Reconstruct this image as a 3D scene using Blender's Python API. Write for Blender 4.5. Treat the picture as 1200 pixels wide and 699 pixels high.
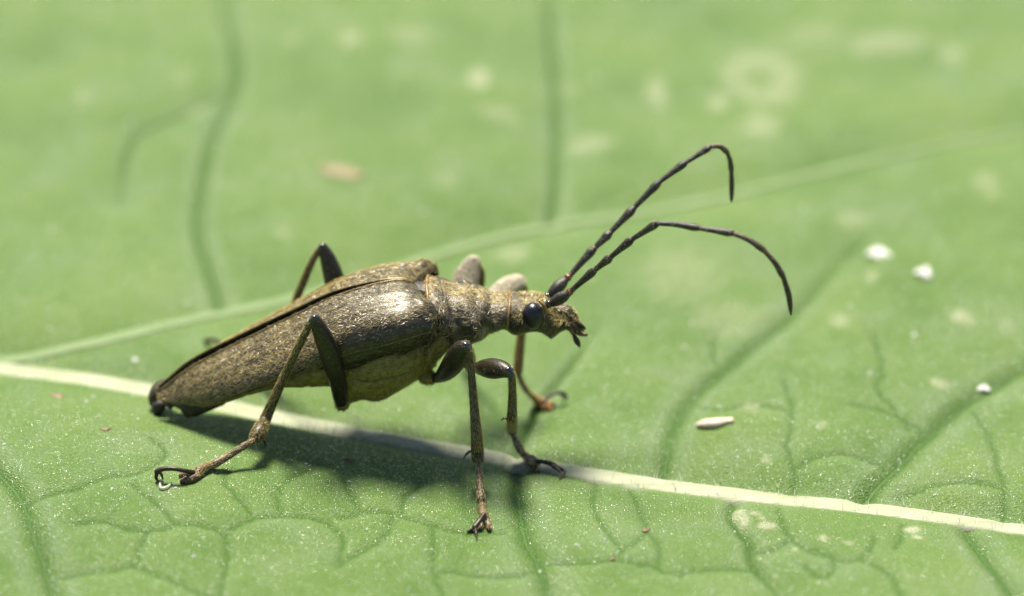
import bpy, math, random
import numpy as np
from mathutils import Vector

random.seed(7)
rng = np.random.default_rng(7)
for o in list(bpy.data.objects):
    bpy.data.objects.remove(o, do_unlink=True)
scene = bpy.context.scene
C = scene.collection
R = math.radians

# ---------------------------------------------------------------- camera (1 unit = 1 cm)
PITCH = R(30.0)
S0 = 0.0034                       # centimetres per photograph pixel at the beetle
DIST = 14.0
FOCAL = 36.0 * DIST / (1200 * S0)
TARGET = Vector((0, 0, (509 - 349.5) * S0 / math.cos(PITCH)))
FWD = Vector((0, math.cos(PITCH), -math.sin(PITCH)))
UP = Vector((0, math.sin(PITCH), math.cos(PITCH)))
RIGHT = Vector((1, 0, 0))
CAM = TARGET - FWD * DIST
cam_data = bpy.data.cameras.new('camera')
cam = bpy.data.objects.new('camera', cam_data)
C.objects.link(cam)
cam.location = CAM
cam.rotation_euler = (math.pi / 2 - PITCH, 0, 0)
cam_data.sensor_fit = 'HORIZONTAL'
cam_data.sensor_width = 36.0
cam_data.lens = FOCAL
cam_data.clip_start = 0.1
cam_data.clip_end = 2000
cam_data.dof.use_dof = True
cam_data.dof.focus_distance = DIST - 0.21
cam_data.dof.aperture_fstop = FOCAL * 1e-3 / 0.44
cam_data.dof.aperture_blades = 0
scene.camera = cam

# ---------------------------------------------------------------- sky, sun, exposure
SUN_EL, SUN_AZ = R(64), R(-13)     # azimuth measured from +Y towards +X
world = bpy.data.worlds.new('World')
scene.world = world
world.use_nodes = True
wn = world.node_tree.nodes
sky = wn.new('ShaderNodeTexSky')
sky.sky_type = 'NISHITA'
sky.sun_disc = False
sky.sun_elevation = SUN_EL
sky.sun_rotation = SUN_AZ
bg = wn['Background']
bg.inputs['Strength'].default_value = 0.05
world.node_tree.links.new(sky.outputs[0], bg.inputs['Color'])
sd = bpy.data.lights.new('sun', 'SUN')
sd.energy = 4.6
sd.angle = R(17)
sd.color = (1.0, 0.94, 0.82)
sun = bpy.data.objects.new('sun', sd)
C.objects.link(sun)
SUNV = Vector((math.sin(SUN_AZ) * math.cos(SUN_EL), math.cos(SUN_AZ) * math.cos(SUN_EL), math.sin(SUN_EL)))
sun.rotation_euler = SUNV.to_track_quat('Z', 'Y').to_euler()
sun.location = (0, 0, 30)
scene.view_settings.view_transform = 'Standard'
scene.view_settings.look = 'None'
scene.view_settings.gamma = 1.0
scene.view_settings.exposure = 1.36
scene.render.resolution_x = 1024
scene.render.resolution_y = 596

# ---------------------------------------------------------------- helpers
K = 36.0 / FOCAL / 1200.0
def ray(px, py):
    return FWD + RIGHT * ((px - 600) * K) + UP * ((349.5 - py) * K)
def at(px, py, Y):
    """point of the vertical plane y = Y"""
    d = ray(px, py)
    return CAM + d * ((Y - CAM.y) / d.y)
def flat(px, py, z=0.0):
    """point of the horizontal plane at height z"""
    d = ray(px, py)
    return CAM + d * ((z - CAM.z) / d.z)

def catmull(pts, n):
    """smooth curve through points (rows may carry extra columns such as radii)"""
    P = np.array(pts, float)
    if len(P) == 2:
        t = np.linspace(0, 1, n)[:, None]
        return P[0] * (1 - t) + P[1] * t
    seg = np.r_[0, np.cumsum(np.maximum(1e-6, np.linalg.norm(np.diff(P[:, :min(3, P.shape[1])], axis=0), axis=1)) ** 0.7)]
    E = np.vstack([2 * P[0] - P[1], P, 2 * P[-1] - P[-2]])
    u = np.linspace(0, seg[-1], n)
    i = np.clip(np.searchsorted(seg, u, side='right') - 1, 0, len(P) - 2)
    t = ((u - seg[i]) / (seg[i + 1] - seg[i]))[:, None]
    p0, p1, p2, p3 = E[i], E[i + 1], E[i + 2], E[i + 3]
    return 0.5 * (2 * p1 + (p2 - p0) * t + (2 * p0 - 5 * p1 + 4 * p2 - p3) * t ** 2 + (3 * p1 - p0 - 3 * p2 + p3) * t ** 3)

def mesh_obj(name, verts, faces, mat, parent=None, smooth=True):
    me = bpy.data.meshes.new(name)
    if isinstance(faces, np.ndarray):
        k = faces.shape[1]
        me.vertices.add(len(verts))
        me.vertices.foreach_set('co', np.asarray(verts, np.float32).ravel())
        me.loops.add(faces.size)
        me.loops.foreach_set('vertex_index', faces.astype(np.int32).ravel())
        me.polygons.add(len(faces))
        me.polygons.foreach_set('loop_start', np.arange(0, faces.size, k, dtype=np.int32))
        me.update(calc_edges=True)
    else:
        me.from_pydata([tuple(v) for v in verts], [], [tuple(f) for f in faces])
        me.update()
    me.polygons.foreach_set('use_smooth', [smooth] * len(me.polygons))
    me.materials.append(mat)
    ob = bpy.data.objects.new(name, me)
    C.objects.link(ob)
    if parent is not None:
        ob.parent = parent
    return ob

def empty(name, parent=None, loc=(0, 0, 0)):
    e = bpy.data.objects.new(name, None)
    e.empty_display_size = 0.1
    e.location = loc
    C.objects.link(e)
    if parent is not None:
        e.parent = parent
    return e

def tag(o, label=None, cat=None, group=None, kind=None):
    if label: o['label'] = label
    if cat: o['category'] = cat
    if group: o['group'] = group
    if kind: o['kind'] = kind
    return o

def grid_faces(nu, nv, closed_v=True):
    a = np.arange(nu - 1)[:, None] * nv
    j = np.arange(nv if closed_v else nv - 1)[None, :]
    j2 = (j + 1) % nv
    q = np.stack([a + j, a + j2, a + nv + j2, a + nv + j], axis=-1)
    return q.reshape(-1, 4)

def ring_mesh(rings):
    """closed tube from a (n, m, 3) stack of rings with pointed-in caps"""
    n, m, _ = rings.shape
    v = [rings.reshape(-1, 3), rings[0].mean(0)[None], rings[-1].mean(0)[None]]
    f = grid_faces(n, m).tolist()
    a, b = n * m, n * m + 1
    for j in range(m):
        j2 = (j + 1) % m
        f.append([a, j2, j])
        f.append([b, (n - 1) * m + j, (n - 1) * m + j2])
    return np.vstack(v), f

def tube_rings(pts, n=24, m=14, flat_axis=None, flat_k=1.0):
    """pts rows: x, y, z, r. Rounded ends. flat_axis/flat_k squash the section along a direction."""
    P = catmull(pts, n)
    c, r = P[:, :3], np.maximum(P[:, 3], 1e-4)
    t = np.gradient(c, axis=0)
    t /= np.linalg.norm(t, axis=1)[:, None]
    e0 = [c[0] - t[0] * r[0] * k for k in (0.85, 0.55)]
    r0 = [r[0] * k for k in (0.35, 0.8)]
    e1 = [c[-1] + t[-1] * r[-1] * k for k in (0.55, 0.85)]
    r1 = [r[-1] * k for k in (0.8, 0.35)]
    c = np.vstack([e0, c, e1]); r = np.r_[r0, r, r1]
    t = np.vstack([t[:1], t[:1], t, t[-1:], t[-1:]])
    ref = np.array([0, 0, 1.0]) if abs(t[0][2]) < 0.9 else np.array([1.0, 0, 0])
    if flat_axis is not None:
        ref = np.array(flat_axis, float)
    rings = []
    u = ref - t[0] * ref.dot(t[0]); u /= np.linalg.norm(u)
    ang = np.linspace(0, 2 * np.pi, m, endpoint=False)
    for i in range(len(c)):
        base = ref if flat_axis is not None else u
        u = base - t[i] * base.dot(t[i])
        u /= max(1e-6, np.linalg.norm(u))
        w = np.cross(t[i], u)
        rings.append(c[i] + r[i] * (np.cos(ang)[:, None] * u * flat_k + np.sin(ang)[:, None] * w))
    return np.array(rings)

def tube(name, pts, mat, parent, n=24, m=14, flat_axis=None, flat_k=1.0):
    v, f = ring_mesh(tube_rings(pts, n, m, flat_axis, flat_k))
    return mesh_obj(name, v, f, mat, parent)

def ellipsoid(name, c, ax, mat, parent, nu=20, nv=28, wob=0.0, rot=None, seed=0):
    th = np.linspace(0.02, np.pi - 0.02, nu)
    ph = np.linspace(0, 2 * np.pi, nv, endpoint=False)
    T, Pp = np.meshgrid(th, ph, indexing='ij')
    d = np.stack([np.sin(T) * np.cos(Pp), np.sin(T) * np.sin(Pp), np.cos(T)], -1)
    k = 1.0
    if wob:
        g = np.random.default_rng(seed)
        a = g.uniform(0, 6.28, 6)
        k = 1 + wob * (np.sin(3 * Pp + a[0]) * np.sin(2 * T + a[1]) + 0.6 * np.sin(5 * Pp + a[2]) * np.sin(4 * T + a[3]) + 0.4 * np.sin(9 * Pp + a[4] + 5 * T))
        k = k[..., None]
    v = d * k * np.array(ax)
    if rot is not None:
        v = v @ np.array(rot.to_matrix()).T
    v, f = ring_mesh(v + np.array(c))
    return mesh_obj(name, v, f, mat, parent)

# ---------------------------------------------------------------- materials
def nodes(name):
    m = bpy.data.materials.new(name)
    m.use_nodes = True
    nt = m.node_tree
    return m, nt, nt.nodes, nt.links, nt.nodes['Principled BSDF']

def ramp(nt, fac, stops):
    r = nt.nodes.new('ShaderNodeValToRGB')
    el = r.color_ramp.elements
    while len(el) < len(stops):
        el.new(0.5)
    for e, (p, c) in zip(el, stops):
        e.position = p
        e.color = (*c, 1) if len(c) == 3 else c
    nt.links.new(fac, r.inputs[0])
    return r.outputs[0]

def noise(nt, scale, detail=3, rough=0.55, vec=None, stretch=None):
    tc = nt.nodes.new('ShaderNodeTexCoord')
    src = tc.outputs['Object'] if vec is None else vec
    if stretch:
        mp = nt.nodes.new('ShaderNodeMapping')
        mp.inputs['Scale'].default_value = stretch
        nt.links.new(src, mp.inputs['Vector'])
        src = mp.outputs[0]
    n = nt.nodes.new('ShaderNodeTexNoise')
    n.inputs['Scale'].default_value = scale
    n.inputs['Detail'].default_value = detail
    n.inputs['Roughness'].default_value = rough
    nt.links.new(src, n.inputs['Vector'])
    return n.outputs['Fac']

def bump(nt, height, strength, dist, normal=None):
    b = nt.nodes.new('ShaderNodeBump')
    b.inputs['Strength'].default_value = strength
    b.inputs['Distance'].default_value = dist
    nt.links.new(height, b.inputs['Height'])
    if normal is not None:
        nt.links.new(normal, b.inputs['Normal'])
    return b.outputs[0]

def mix(nt, fac, a, b):
    m = nt.nodes.new('ShaderNodeMix')
    m.data_type = 'RGBA'
    for sock, val in ((m.inputs[0], fac), (m.inputs[6], a), (m.inputs[7], b)):
        if isinstance(val, (int, float)):
            sock.default_value = val
        elif isinstance(val, tuple):
            sock.default_value = (*val, 1)
        else:
            nt.links.new(val, sock)
    return m.outputs[2]

def chitin(name, c1, c2, scale=40, rough=0.35, spec=0.5, bump_s=0.3, stretch=None, coat=0.0, lo=0.35, hi=0.65, metal=0.0):
    m, nt, N, L, p = nodes(name)
    f = noise(nt, scale, 4, 0.6, stretch=stretch)
    L.new(ramp(nt, f, [(lo, c1), (hi, c2)]), p.inputs['Base Color'])
    p.inputs['Roughness'].default_value = rough
    p.inputs['Specular IOR Level'].default_value = spec
    p.inputs['Metallic'].default_value = metal
    p.inputs['Coat Weight'].default_value = coat
    p.inputs['Coat Roughness'].default_value = 0.15
    g = noise(nt, scale * 3, 3, 0.6, stretch=stretch)
    L.new(bump(nt, g, bump_s, 0.004), p.inputs['Normal'])
    return m

def hair_mat(name, c1, c2, trans=0.35, rough=0.3):
    m, nt, N, L, p = nodes(name)
    f = noise(nt, 30, 2)
    col = ramp(nt, f, [(0.3, c1), (0.7, c2)])
    L.new(col, p.inputs['Base Color'])
    p.inputs['Roughness'].default_value = rough
    p.inputs['Specular IOR Level'].default_value = 0.7
    tr = N.new('ShaderNodeBsdfTranslucent')
    L.new(col, tr.inputs['Color'])
    mx = N.new('ShaderNodeMixShader')
    mx.inputs[0].default_value = trans
    L.new(p.outputs[0], mx.inputs[1]); L.new(tr.outputs[0], mx.inputs[2])
    L.new(mx.outputs[0], N['Material Output'].inputs['Surface'])
    return m

M = {}
M['elytron'] = chitin('elytron_bronze', (0.014, 0.011, 0.005), (0.070, 0.056, 0.026), 60, 0.34, 0.7, 0.30, (0.3, 1, 1), metal=0.35)
M['pronotum'] = chitin('pronotum_bronze', (0.012, 0.010, 0.005), (0.10, 0.080, 0.040), 40, 0.34, 0.8, 0.9, metal=0.45)
M['head'] = chitin('head_black', (0.010, 0.008, 0.004), (0.060, 0.047, 0.022), 60, 0.36, 0.6, 0.8, metal=0.35)
M['sternum'] = chitin('sternum_olive', (0.115, 0.092, 0.010), (0.25, 0.205, 0.036), 55, 0.45, 0.4, 0.6)
M['abdomen'] = chitin('abdomen_dark', (0.012, 0.009, 0.005), (0.045, 0.032, 0.014), 50, 0.5, 0.4, 0.6)
M['leg'] = chitin('leg_black_brown', (0.012, 0.010, 0.005), (0.035, 0.028, 0.014), 60, 0.38, 0.6, 0.35, metal=0.2)
M['tibia'] = chitin('tibia_brown', (0.020, 0.014, 0.004), (0.038, 0.027, 0.008), 60, 0.40, 0.5, 0.4, (1, 1, 0.4))
M['backlit_leg'] = chitin('backlit_tibia', (0.16, 0.065, 0.012), (0.28, 0.13, 0.03), 50, 0.45, 0.4, 0.4)  # sunlight through the far front leg, put into its colour
M['tarsus'] = chitin('tarsus_brown', (0.045, 0.029, 0.013), (0.125, 0.082, 0.038), 70, 0.42, 0.5, 0.5)
M['claw'] = chitin('claw_brown', (0.014, 0.008, 0.004), (0.040, 0.023, 0.008), 50, 0.42, 0.4, 0.3)
M['joint'] = chitin('knee_gloss', (0.008, 0.007, 0.006), (0.02, 0.016, 0.012), 40, 0.14, 0.6, 0.1, coat=0.6)
M['amber'] = chitin('amber_joint', (0.0605, 0.0143, 0.0044), (0.132, 0.04125, 0.011), 40, 0.2, 0.6, 0.1, coat=0.4)
M['rim'] = chitin('rim_ochre', (0.165, 0.088, 0.022), (0.275, 0.176, 0.055), 50, 0.35, 0.5, 0.3)
M['edge'] = chitin('edge_bronze', (0.07, 0.05, 0.016), (0.20, 0.15, 0.05), 50, 0.35, 0.6, 0.2, metal=0.3)
M['eye'] = chitin('eye_black', (0.005, 0.005, 0.007), (0.010, 0.010, 0.013), 90, 0.30, 0.5, 0.2)
M['antenna'] = chitin('antenna_black', (0.0099, 0.0088, 0.0066), (0.033, 0.0286, 0.0209), 70, 0.42, 0.5, 0.5)
M['antenna_tip'] = chitin('antenna_brown', (0.03025, 0.01925, 0.0088), (0.0605, 0.04125, 0.01925), 70, 0.45, 0.5, 0.5)
M['palp'] = chitin('palp_amber', (0.0385, 0.022, 0.0066), (0.187, 0.11, 0.0385), 60, 0.3, 0.5, 0.3)
M['hair_gold'] = hair_mat('down_gold', (0.31, 0.23, 0.055), (0.58, 0.46, 0.17))
M['hair_grey'] = hair_mat('down_grey_gold', (0.27, 0.215, 0.105), (0.50, 0.42, 0.25))
M['hair_bright'] = hair_mat('down_bright_gold', (0.60, 0.45, 0.14), (0.85, 0.72, 0.38))
M['hair_white'] = hair_mat('leaf_hair_white', (0.51, 0.54, 0.41), (0.67, 0.69, 0.57), 0.5)
M['hair_sunlit'] = hair_mat('down_sunlit', (0.66, 0.58, 0.42), (0.84, 0.78, 0.64), 0.55)  # paler down paints sunlight onto the far middle and front femora
M['hair_olive'] = hair_mat('down_olive', (0.28, 0.22, 0.04), (0.50, 0.42, 0.11))

# ================================================================ LEAF
RIBS = [  # (pixel polyline, half width at start, at end)
    ([(-330, 372), (-150, 402), (0, 428), (100, 444), (200, 463), (300, 484), (400, 504), (500, 522), (600, 539), (700, 556),
      (800, 571), (900, 583), (1000, 593), (1100, 606), (1200, 620), (1500, 664)], 0.066, 0.040),
    ([(-60, 424), (0, 417), (60, 408), (150, 388), (250, 365), (330, 349), (420, 325), (520, 292), (640, 262), (760, 244), (850, 226),
      (950, 201), (1050, 178), (1200, 150), (1400, 112)], 0.040, 0.026),
]
MAJOR = [  # dark sunken side veins, half width in pixels
    ([(778, 552), (782, 530), (790, 500), (810, 465), (850, 430), (900, 388), (926, 368), (965, 325), (1010, 280)], 4.0),
    ([(1008, 588), (1030, 563), (1050, 545), (1090, 505), (1130, 470), (1165, 449), (1200, 430), (1280, 390)], 5.0),
    ([(604, 542), (606, 570), (611, 605), (616, 630), (631, 657), (641, 699), (655, 760)], 5.0),
    ([(1132, 614), (1136, 626), (1159, 657), (1185, 692), (1215, 730)], 4.0),
    ([(-60, 500), (0, 552), (26, 584), (36, 614), (54, 668), (62, 705), (70, 780)], 4.5),
    ([(258, 356), (246, 320), (232, 275), (232, 240), (240, 195), (255, 145), (276, 98), (272, 45), (262, 0), (255, -60)], 4.5),
    ([(276, 98), (210, 132), (165, 152), (147, 180), (141, 235)], 3.0),
    ([(644, 260), (652, 200), (652, 110), (642, 0), (640, -60)], 4.0),
    ([(602, 536), (612, 510), (640, 462), (668, 425), (700, 380)], 2.2),
    ([(860, 582), (857, 604), (868, 622), (878, 633), (883, 660), (900, 680), (920, 705)], 2.6),
]
MINOR = [
    [(926, 578), (932, 545), (924, 520), (928, 473), (918, 440)],
    [(1178, 612), (1176, 567), (1163, 515), (1155, 494), (1140, 474)],
    [(1024, 388), (1034, 429), (1028, 452), (1048, 474), (1066, 496)],
    [(912, 586), (915, 605), (928, 627), (952, 644), (975, 650), (992, 655), (1010, 652), (1022, 640), (1024, 628)],
    [(952, 640), (977, 650), (974, 668), (960, 672), (944, 660)],
    [(798, 668), (843, 662), (883, 660)],
    [(928, 627), (905, 638), (884, 640)],
    [(1057, 610), (1056, 628), (1050, 640)],
    [(1010, 652), (1040, 668), (1052, 685), (1060, 705)],
    [(740, 562), (742, 580), (757, 618), (729, 644), (717, 652), (680, 655), (638, 652)],
    [(757, 618), (772, 640), (772, 663), (800, 672)],
    [(717, 652), (760, 660), (772, 663)],
    [(404, 560), (409, 575), (421, 597), (400, 604)],
    [(421, 597), (460, 600), (507, 614), (548, 622), (590, 618)],
    [(507, 614), (509, 640), (507, 665), (520, 699)],
    [(470, 598), (474, 580), (490, 568)],
    [(26, 584), (56, 575), (90, 569), (128, 556), (167, 550), (195, 530), (176, 512)],
    [(56, 672), (107, 667), (154, 659), (167, 631), (175, 620), (205, 612), (184, 588), (154, 563)],
    [(205, 612), (240, 614), (261, 625), (267, 648), (262, 675), (255, 705)],
    [(261, 625), (280, 612), (295, 604), (278, 580), (262, 558), (275, 545)],
    [(295, 604), (330, 602), (364, 605), (389, 614), (402, 632), (396, 660)],
    [(90, 610), (120, 608), (150, 618), (175, 620)],
    [(154, 660), (192, 674), (240, 695), (262, 699)],
    [(640, 652), (610, 668), (560, 672), (507, 665)],
    [(1090, 505), (1070, 490), (1040, 478), (1000, 470)],
    [(850, 430), (835, 405), (845, 380)],
    [(930, 545), (960, 530), (1000, 528), (1050, 545)],
    [(1176, 567), (1130, 560), (1090, 565), (1055, 575)],
    [(700, 556), (694, 585), (706, 612), (729, 644)],
    [(330, 602), (325, 580), (338, 560), (362, 548)],
    [(810, 465), (845, 474), (880, 470), (922, 476)],
    [(460, 600), (452, 625), (430, 640), (396, 660)],
]
BLOT = [  # pale blotches on the blade: px, py, half sizes in px, turn, strength
    (560, 92, 13, 12, 0, 1.0), (585, 133, 26, 11, -30, .35), (410, 45, 13, 10, 0, .75), (342, 47, 10, 8, 0, .5), (95, 113, 9, 10, 0, .45),
    (840, 120, 12, 12, 0, .7), (768, 108, 12, 20, 0, .65), (893, 146, 26, 18, 0, .5), (690, 168, 28, 11, 20, .55),
    (1040, 50, 55, 14, 10, .5), (1115, 65, 18, 16, 0, .45), (950, 40, 40, 16, 10, .3), (480, 40, 30, 14, 0, .35),
    (800, 325, 50, 32, 0, .32), (850, 372, 42, 20, 0, .32), (985, 375, 12, 7, 0, .6), (1022, 322, 9, 7, 0, .5), (1000, 255, 22, 10, 0, .4),
    (1127, 372, 14, 7, -30, .8), (1100, 447, 14, 5, -30, .6), (880, 476, 9, 6, -20, .5), (962, 498, 8, 4, 30, .5), (898, 538, 7, 5, 0, .55),
    (1155, 215, 14, 18, 0, .4), (600, 293, 18, 14, 0, .45), (520, 210, 14, 10, 0, .25), (330, 270, 10, 8, 0, .25),
    (870, 603, 9, 13, 15, 1.1), (884, 600, 7, 4, -20, .9), (899, 614, 10, 6, 10, 1.1), (893, 606, 4, 3, 0, .9), (966, 632, 7, 4, -30, .9), (995, 638, 7, 3, -10, .6),
    (1068, 620, 10, 6, 0, 1.0), (1075, 630, 6, 3, 0, 1.0), (932, 642, 4, 3, 0, .7), (908, 671, 3, 2, 0, .6),
    (665, 100, 14, 10, 0, .2), (1180, 380, 10, 8, 0, .3), (215, 90, 10, 7, 0, .35), (228, 125, 12, 9, 0, .4),
]
RINGS = [(892, 92, 36, 27, 15, .60)]

xs = np.r_[np.linspace(-7.6, -2.75, 40)[:-1], np.arange(-2.75, 2.75, 0.0088), np.linspace(2.75, 8.6, 48)[1:]]
ys = np.r_[np.linspace(-5.6, -1.75, 32)[:-1], np.arange(-1.75, 0.75, 0.0100), np.arange(0.75, 5.2, 0.022), np.linspace(5.2, 9.0, 26)[1:]]
NX, NY = len(xs), len(ys)
GX, GY = np.meshgrid(xs, ys, indexing='ij')

def seg_dist(poly, reach):
    """distance of the grid's points to a polyline (and how far along it), within reach"""
    D = np.full((NX, NY), 9.0); T = np.zeros((NX, NY)); SG = np.ones((NX, NY))
    n = len(poly)
    for k in range(n - 1):
        a, b = poly[k], poly[k + 1]
        i0, i1 = np.searchsorted(xs, [min(a[0], b[0]) - reach, max(a[0], b[0]) + reach])
        j0, j1 = np.searchsorted(ys, [min(a[1], b[1]) - reach, max(a[1], b[1]) + reach])
        if i1 <= i0 or j1 <= j0:
            continue
        X, Y = GX[i0:i1, j0:j1], GY[i0:i1, j0:j1]
        ab = b - a
        t = np.clip(((X - a[0]) * ab[0] + (Y - a[1]) * ab[1]) / (ab @ ab), 0, 1)
        dx, dy = X - a[0] - t * ab[0], Y - a[1] - t * ab[1]
        d = np.hypot(dx, dy)
        cur = D[i0:i1, j0:j1]
        s = d < cur
        cur[s] = d[s]
        T[i0:i1, j0:j1][s] = ((k + t) / (n - 1))[s]
        SG[i0:i1, j0:j1][s] = np.sign(ab[0] * dy - ab[1] * dx)[s]
    return D, T, SG

def low_noise(X, Y, lam, amp, seed):
    g = np.random.default_rng(seed)
    z = 0
    for _ in range(7):
        a, l = g.uniform(0, 6.28), lam * g.uniform(0.7, 1.6)
        z = z + np.sin((X * math.cos(a) + Y * math.sin(a)) * 6.283 / l + g.uniform(0, 6.28))
    return amp * z / 2.6

_mid = np.array([flat(a, b, -0.022)[:2] for a, b in RIBS[0][0]])
def base_z(X, Y):
    """the blade's broad shape: folded along the midrib, gently waved"""
    ym = np.interp(X, _mid[:, 0], _mid[:, 1])
    sn = np.clip(ym - Y, 0, 10); sf = np.clip(Y - ym, 0, 10)
    z = 0.095 * (1 - np.exp(-sn / 0.5)) + 0.020 * (1 - np.exp(-sf / 0.6)) + 0.010 * np.clip(Y - 0.6, 0, 10) ** 1.3
    k_ = np.clip((sn + sf) / 0.5, 0, 1)
    return z + k_ * (low_noise(X, Y, 3.2, 0.030, 3) + low_noise(X, Y, 0.9, 0.006, 4)) - 0.02
def on_base(px, py, dz=0.0):
    z = 0.0
    for _ in range(10):
        p_ = flat(px, py, z)
        z = 0.5 * z + 0.5 * (float(base_z(np.array(p_.x), np.array(p_.y))) + dz)
    return flat(px, py, z)
def world_poly(px, z, n, jitter=0.0, seed=0):
    P = np.array([on_base(a, b, z)[:2] for a, b in px])
    P = catmull(P, n)
    if jitter:
        g = np.random.default_rng(seed)
        P = P + g.normal(0, jitter, P.shape)
    return P

RIBZ = 0.0
rib_polys = [world_poly(p, RIBZ, 90) for p, _, _ in RIBS]
maj_polys = [world_poly(p, 0.01, 40, 0.002, i) for i, (p, _) in enumerate(MAJOR)]
min_polys = [world_poly(p, 0.03, 26, 0.004, 50 + i) for i, p in enumerate(MINOR)]

H = base_z(GX, GY)
dmaj = np.full((NX, NY), 9.0); dall = np.full((NX, NY), 9.0)
A_halo = np.zeros((NX, NY)); A_vein = np.zeros((NX, NY)); A_rib = np.zeros((NX, NY)); groove = np.zeros((NX, NY))
for k, P in enumerate(rib_polys):
    d, t, sg = seg_dist(P, 0.9)
    w = RIBS[k][1] + (RIBS[k][2] - RIBS[k][1]) * t
    e = np.maximum(0, d - w)
    near = sg < 0
    rise = np.where(near, 0.018 * (1 - np.exp(-(e / 0.045) ** 2)), 0.012 * (1 - np.exp(-(e / 0.10) ** 2)))
    if k == 1:
        rise = 0.02 * (1 - np.exp(-(e / 0.2) ** 2))
    H += np.where(d < 0.9, rise, 0.020 if k == 1 else np.where(GY < 0, 0.018, 0.012))
    A_rib = np.maximum(A_rib, (1.0 if k == 0 else 0.32) * np.exp(-(np.maximum(0, d - w * 0.6) / (w * 0.55)) ** 2))
    dmaj = np.minimum(dmaj, d + 0.02)
for P, (px, hw) in zip(maj_polys, MAJOR):
    d, t, sg = seg_dist(P, 0.6)
    w = hw * S0 * (1.25 if px[0][1] > 380 else 0.95)
    dmaj = np.minimum(dmaj, d)
    fade = np.clip((1 - t) * 3.5, 0.35, 1)
    groove = np.maximum(groove, 0.016 * fade * np.exp(-(d / (w * 1.9)) ** 2))
    A_vein = np.maximum(A_vein, fade * np.exp(-(d / (w * 1.15)) ** 2))
    A_vein = np.maximum(A_vein, 0.22 * fade * np.exp(-(d / (w * 2.6)) ** 2))
    A_halo = np.maximum(A_halo, fade * np.exp(-((d - w * 4.2) / (w * 2.0)) ** 2))
dall = dmaj.copy()
for i, P in enumerate(min_polys):
    d, t, sg = seg_dist(P, 0.3)
    dall = np.minimum(dall, d)
    groove = np.maximum(groove, 0.006 * np.exp(-(d / 0.016) ** 2))
    A_halo = np.maximum(A_halo, 0.35 * np.exp(-((d - 0.035) / 0.018) ** 2))
    A_vein = np.maximum(A_vein, 0.72 * np.exp(-(d / 0.0100) ** 2))
H += 0.020 * (1 - np.exp(-(dmaj / 0.17) ** 2)) + 0.0095 * (1 - np.exp(-(dall / 0.055) ** 2)) - groove
H -= 0.040
A_blot = np.zeros((NX, NY))
wob = low_noise(GX, GY, 0.10, 0.35, 9) + low_noise(GX, GY, 0.045, 0.25, 10)
for (px, py, rx, ry, rot, s) in BLOT + RINGS:
    c = on_base(px, py, 0.02)
    ax, ay = rx * S0 * (1 + c.y * .06), ry * S0 * 2 * (1 + c.y * .06)
    ca, sa = math.cos(R(rot)), math.sin(R(rot))
    X, Y = GX - c.x, GY - c.y
    u, v = (X * ca + Y * sa * 0.5) / ax, (-X * sa + Y * ca) / ay
    q = np.hypot(u, v) + wob * 0.45
    if (px, py, rx, ry, rot, s) in RINGS:
        m = np.exp(-((q - 0.85) / 0.42) ** 2)
    else:
        m = 1 / (1 + np.exp((q - 0.9) * 7))
    A_blot = np.maximum(A_blot, s * m)

def height(x, y):
    i = int(np.clip(np.searchsorted(xs, x) - 1, 0, NX - 2)); j = int(np.clip(np.searchsorted(ys, y) - 1, 0, NY - 2))
    a, b = (x - xs[i]) / (xs[i + 1] - xs[i]), (y - ys[j]) / (ys[j + 1] - ys[j])
    return float((1 - a) * (1 - b) * H[i, j] + a * (1 - b) * H[i + 1, j] + (1 - a) * b * H[i, j + 1] + a * b * H[i + 1, j + 1])
def on_leaf(px, py, lift=0.0):
    z = 0.0
    for _ in range(12):
        p = flat(px, py, z)
        z = 0.5 * z + 0.5 * (height(p.x, p.y) + lift)
    return flat(px, py, z)

# outline of the blade: points past it are pulled onto it, outside the frame
cx, cy = 0.5, 1.6
dx, dy = GX - cx, GY - cy
rr = np.hypot(dx, dy) + 1e-9
ph = np.arctan2(dy, dx)
RO = 6.0 + 0.45 * np.cos(ph) + 0.12 * np.sin(7 * ph + 1) + 0.07 * np.sin(13 * ph)
k = np.minimum(1, RO / rr)
VX, VY = cx + dx * k, cy + dy * k
VZ = H - 0.05 * np.maximum(0, np.minimum(rr, RO) - 4.2) ** 2
verts = np.stack([VX, VY, VZ], -1).reshape(-1, 3)
faces = grid_faces(NX, NY, closed_v=False)
keep = (k.reshape(-1)[faces] > 0.9999).sum(1) >= 1
p = verts[faces]
area = np.linalg.norm(np.cross(p[:, 2] - p[:, 0], p[:, 3] - p[:, 1]), axis=1)
faces = faces[keep & (area > 1e-7)]
faces = faces[:, ::-1] if np.cross(verts[faces[0, 1]] - verts[faces[0, 0]], verts[faces[0, 2]] - verts[faces[0, 0]])[2] < 0 else faces

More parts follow.
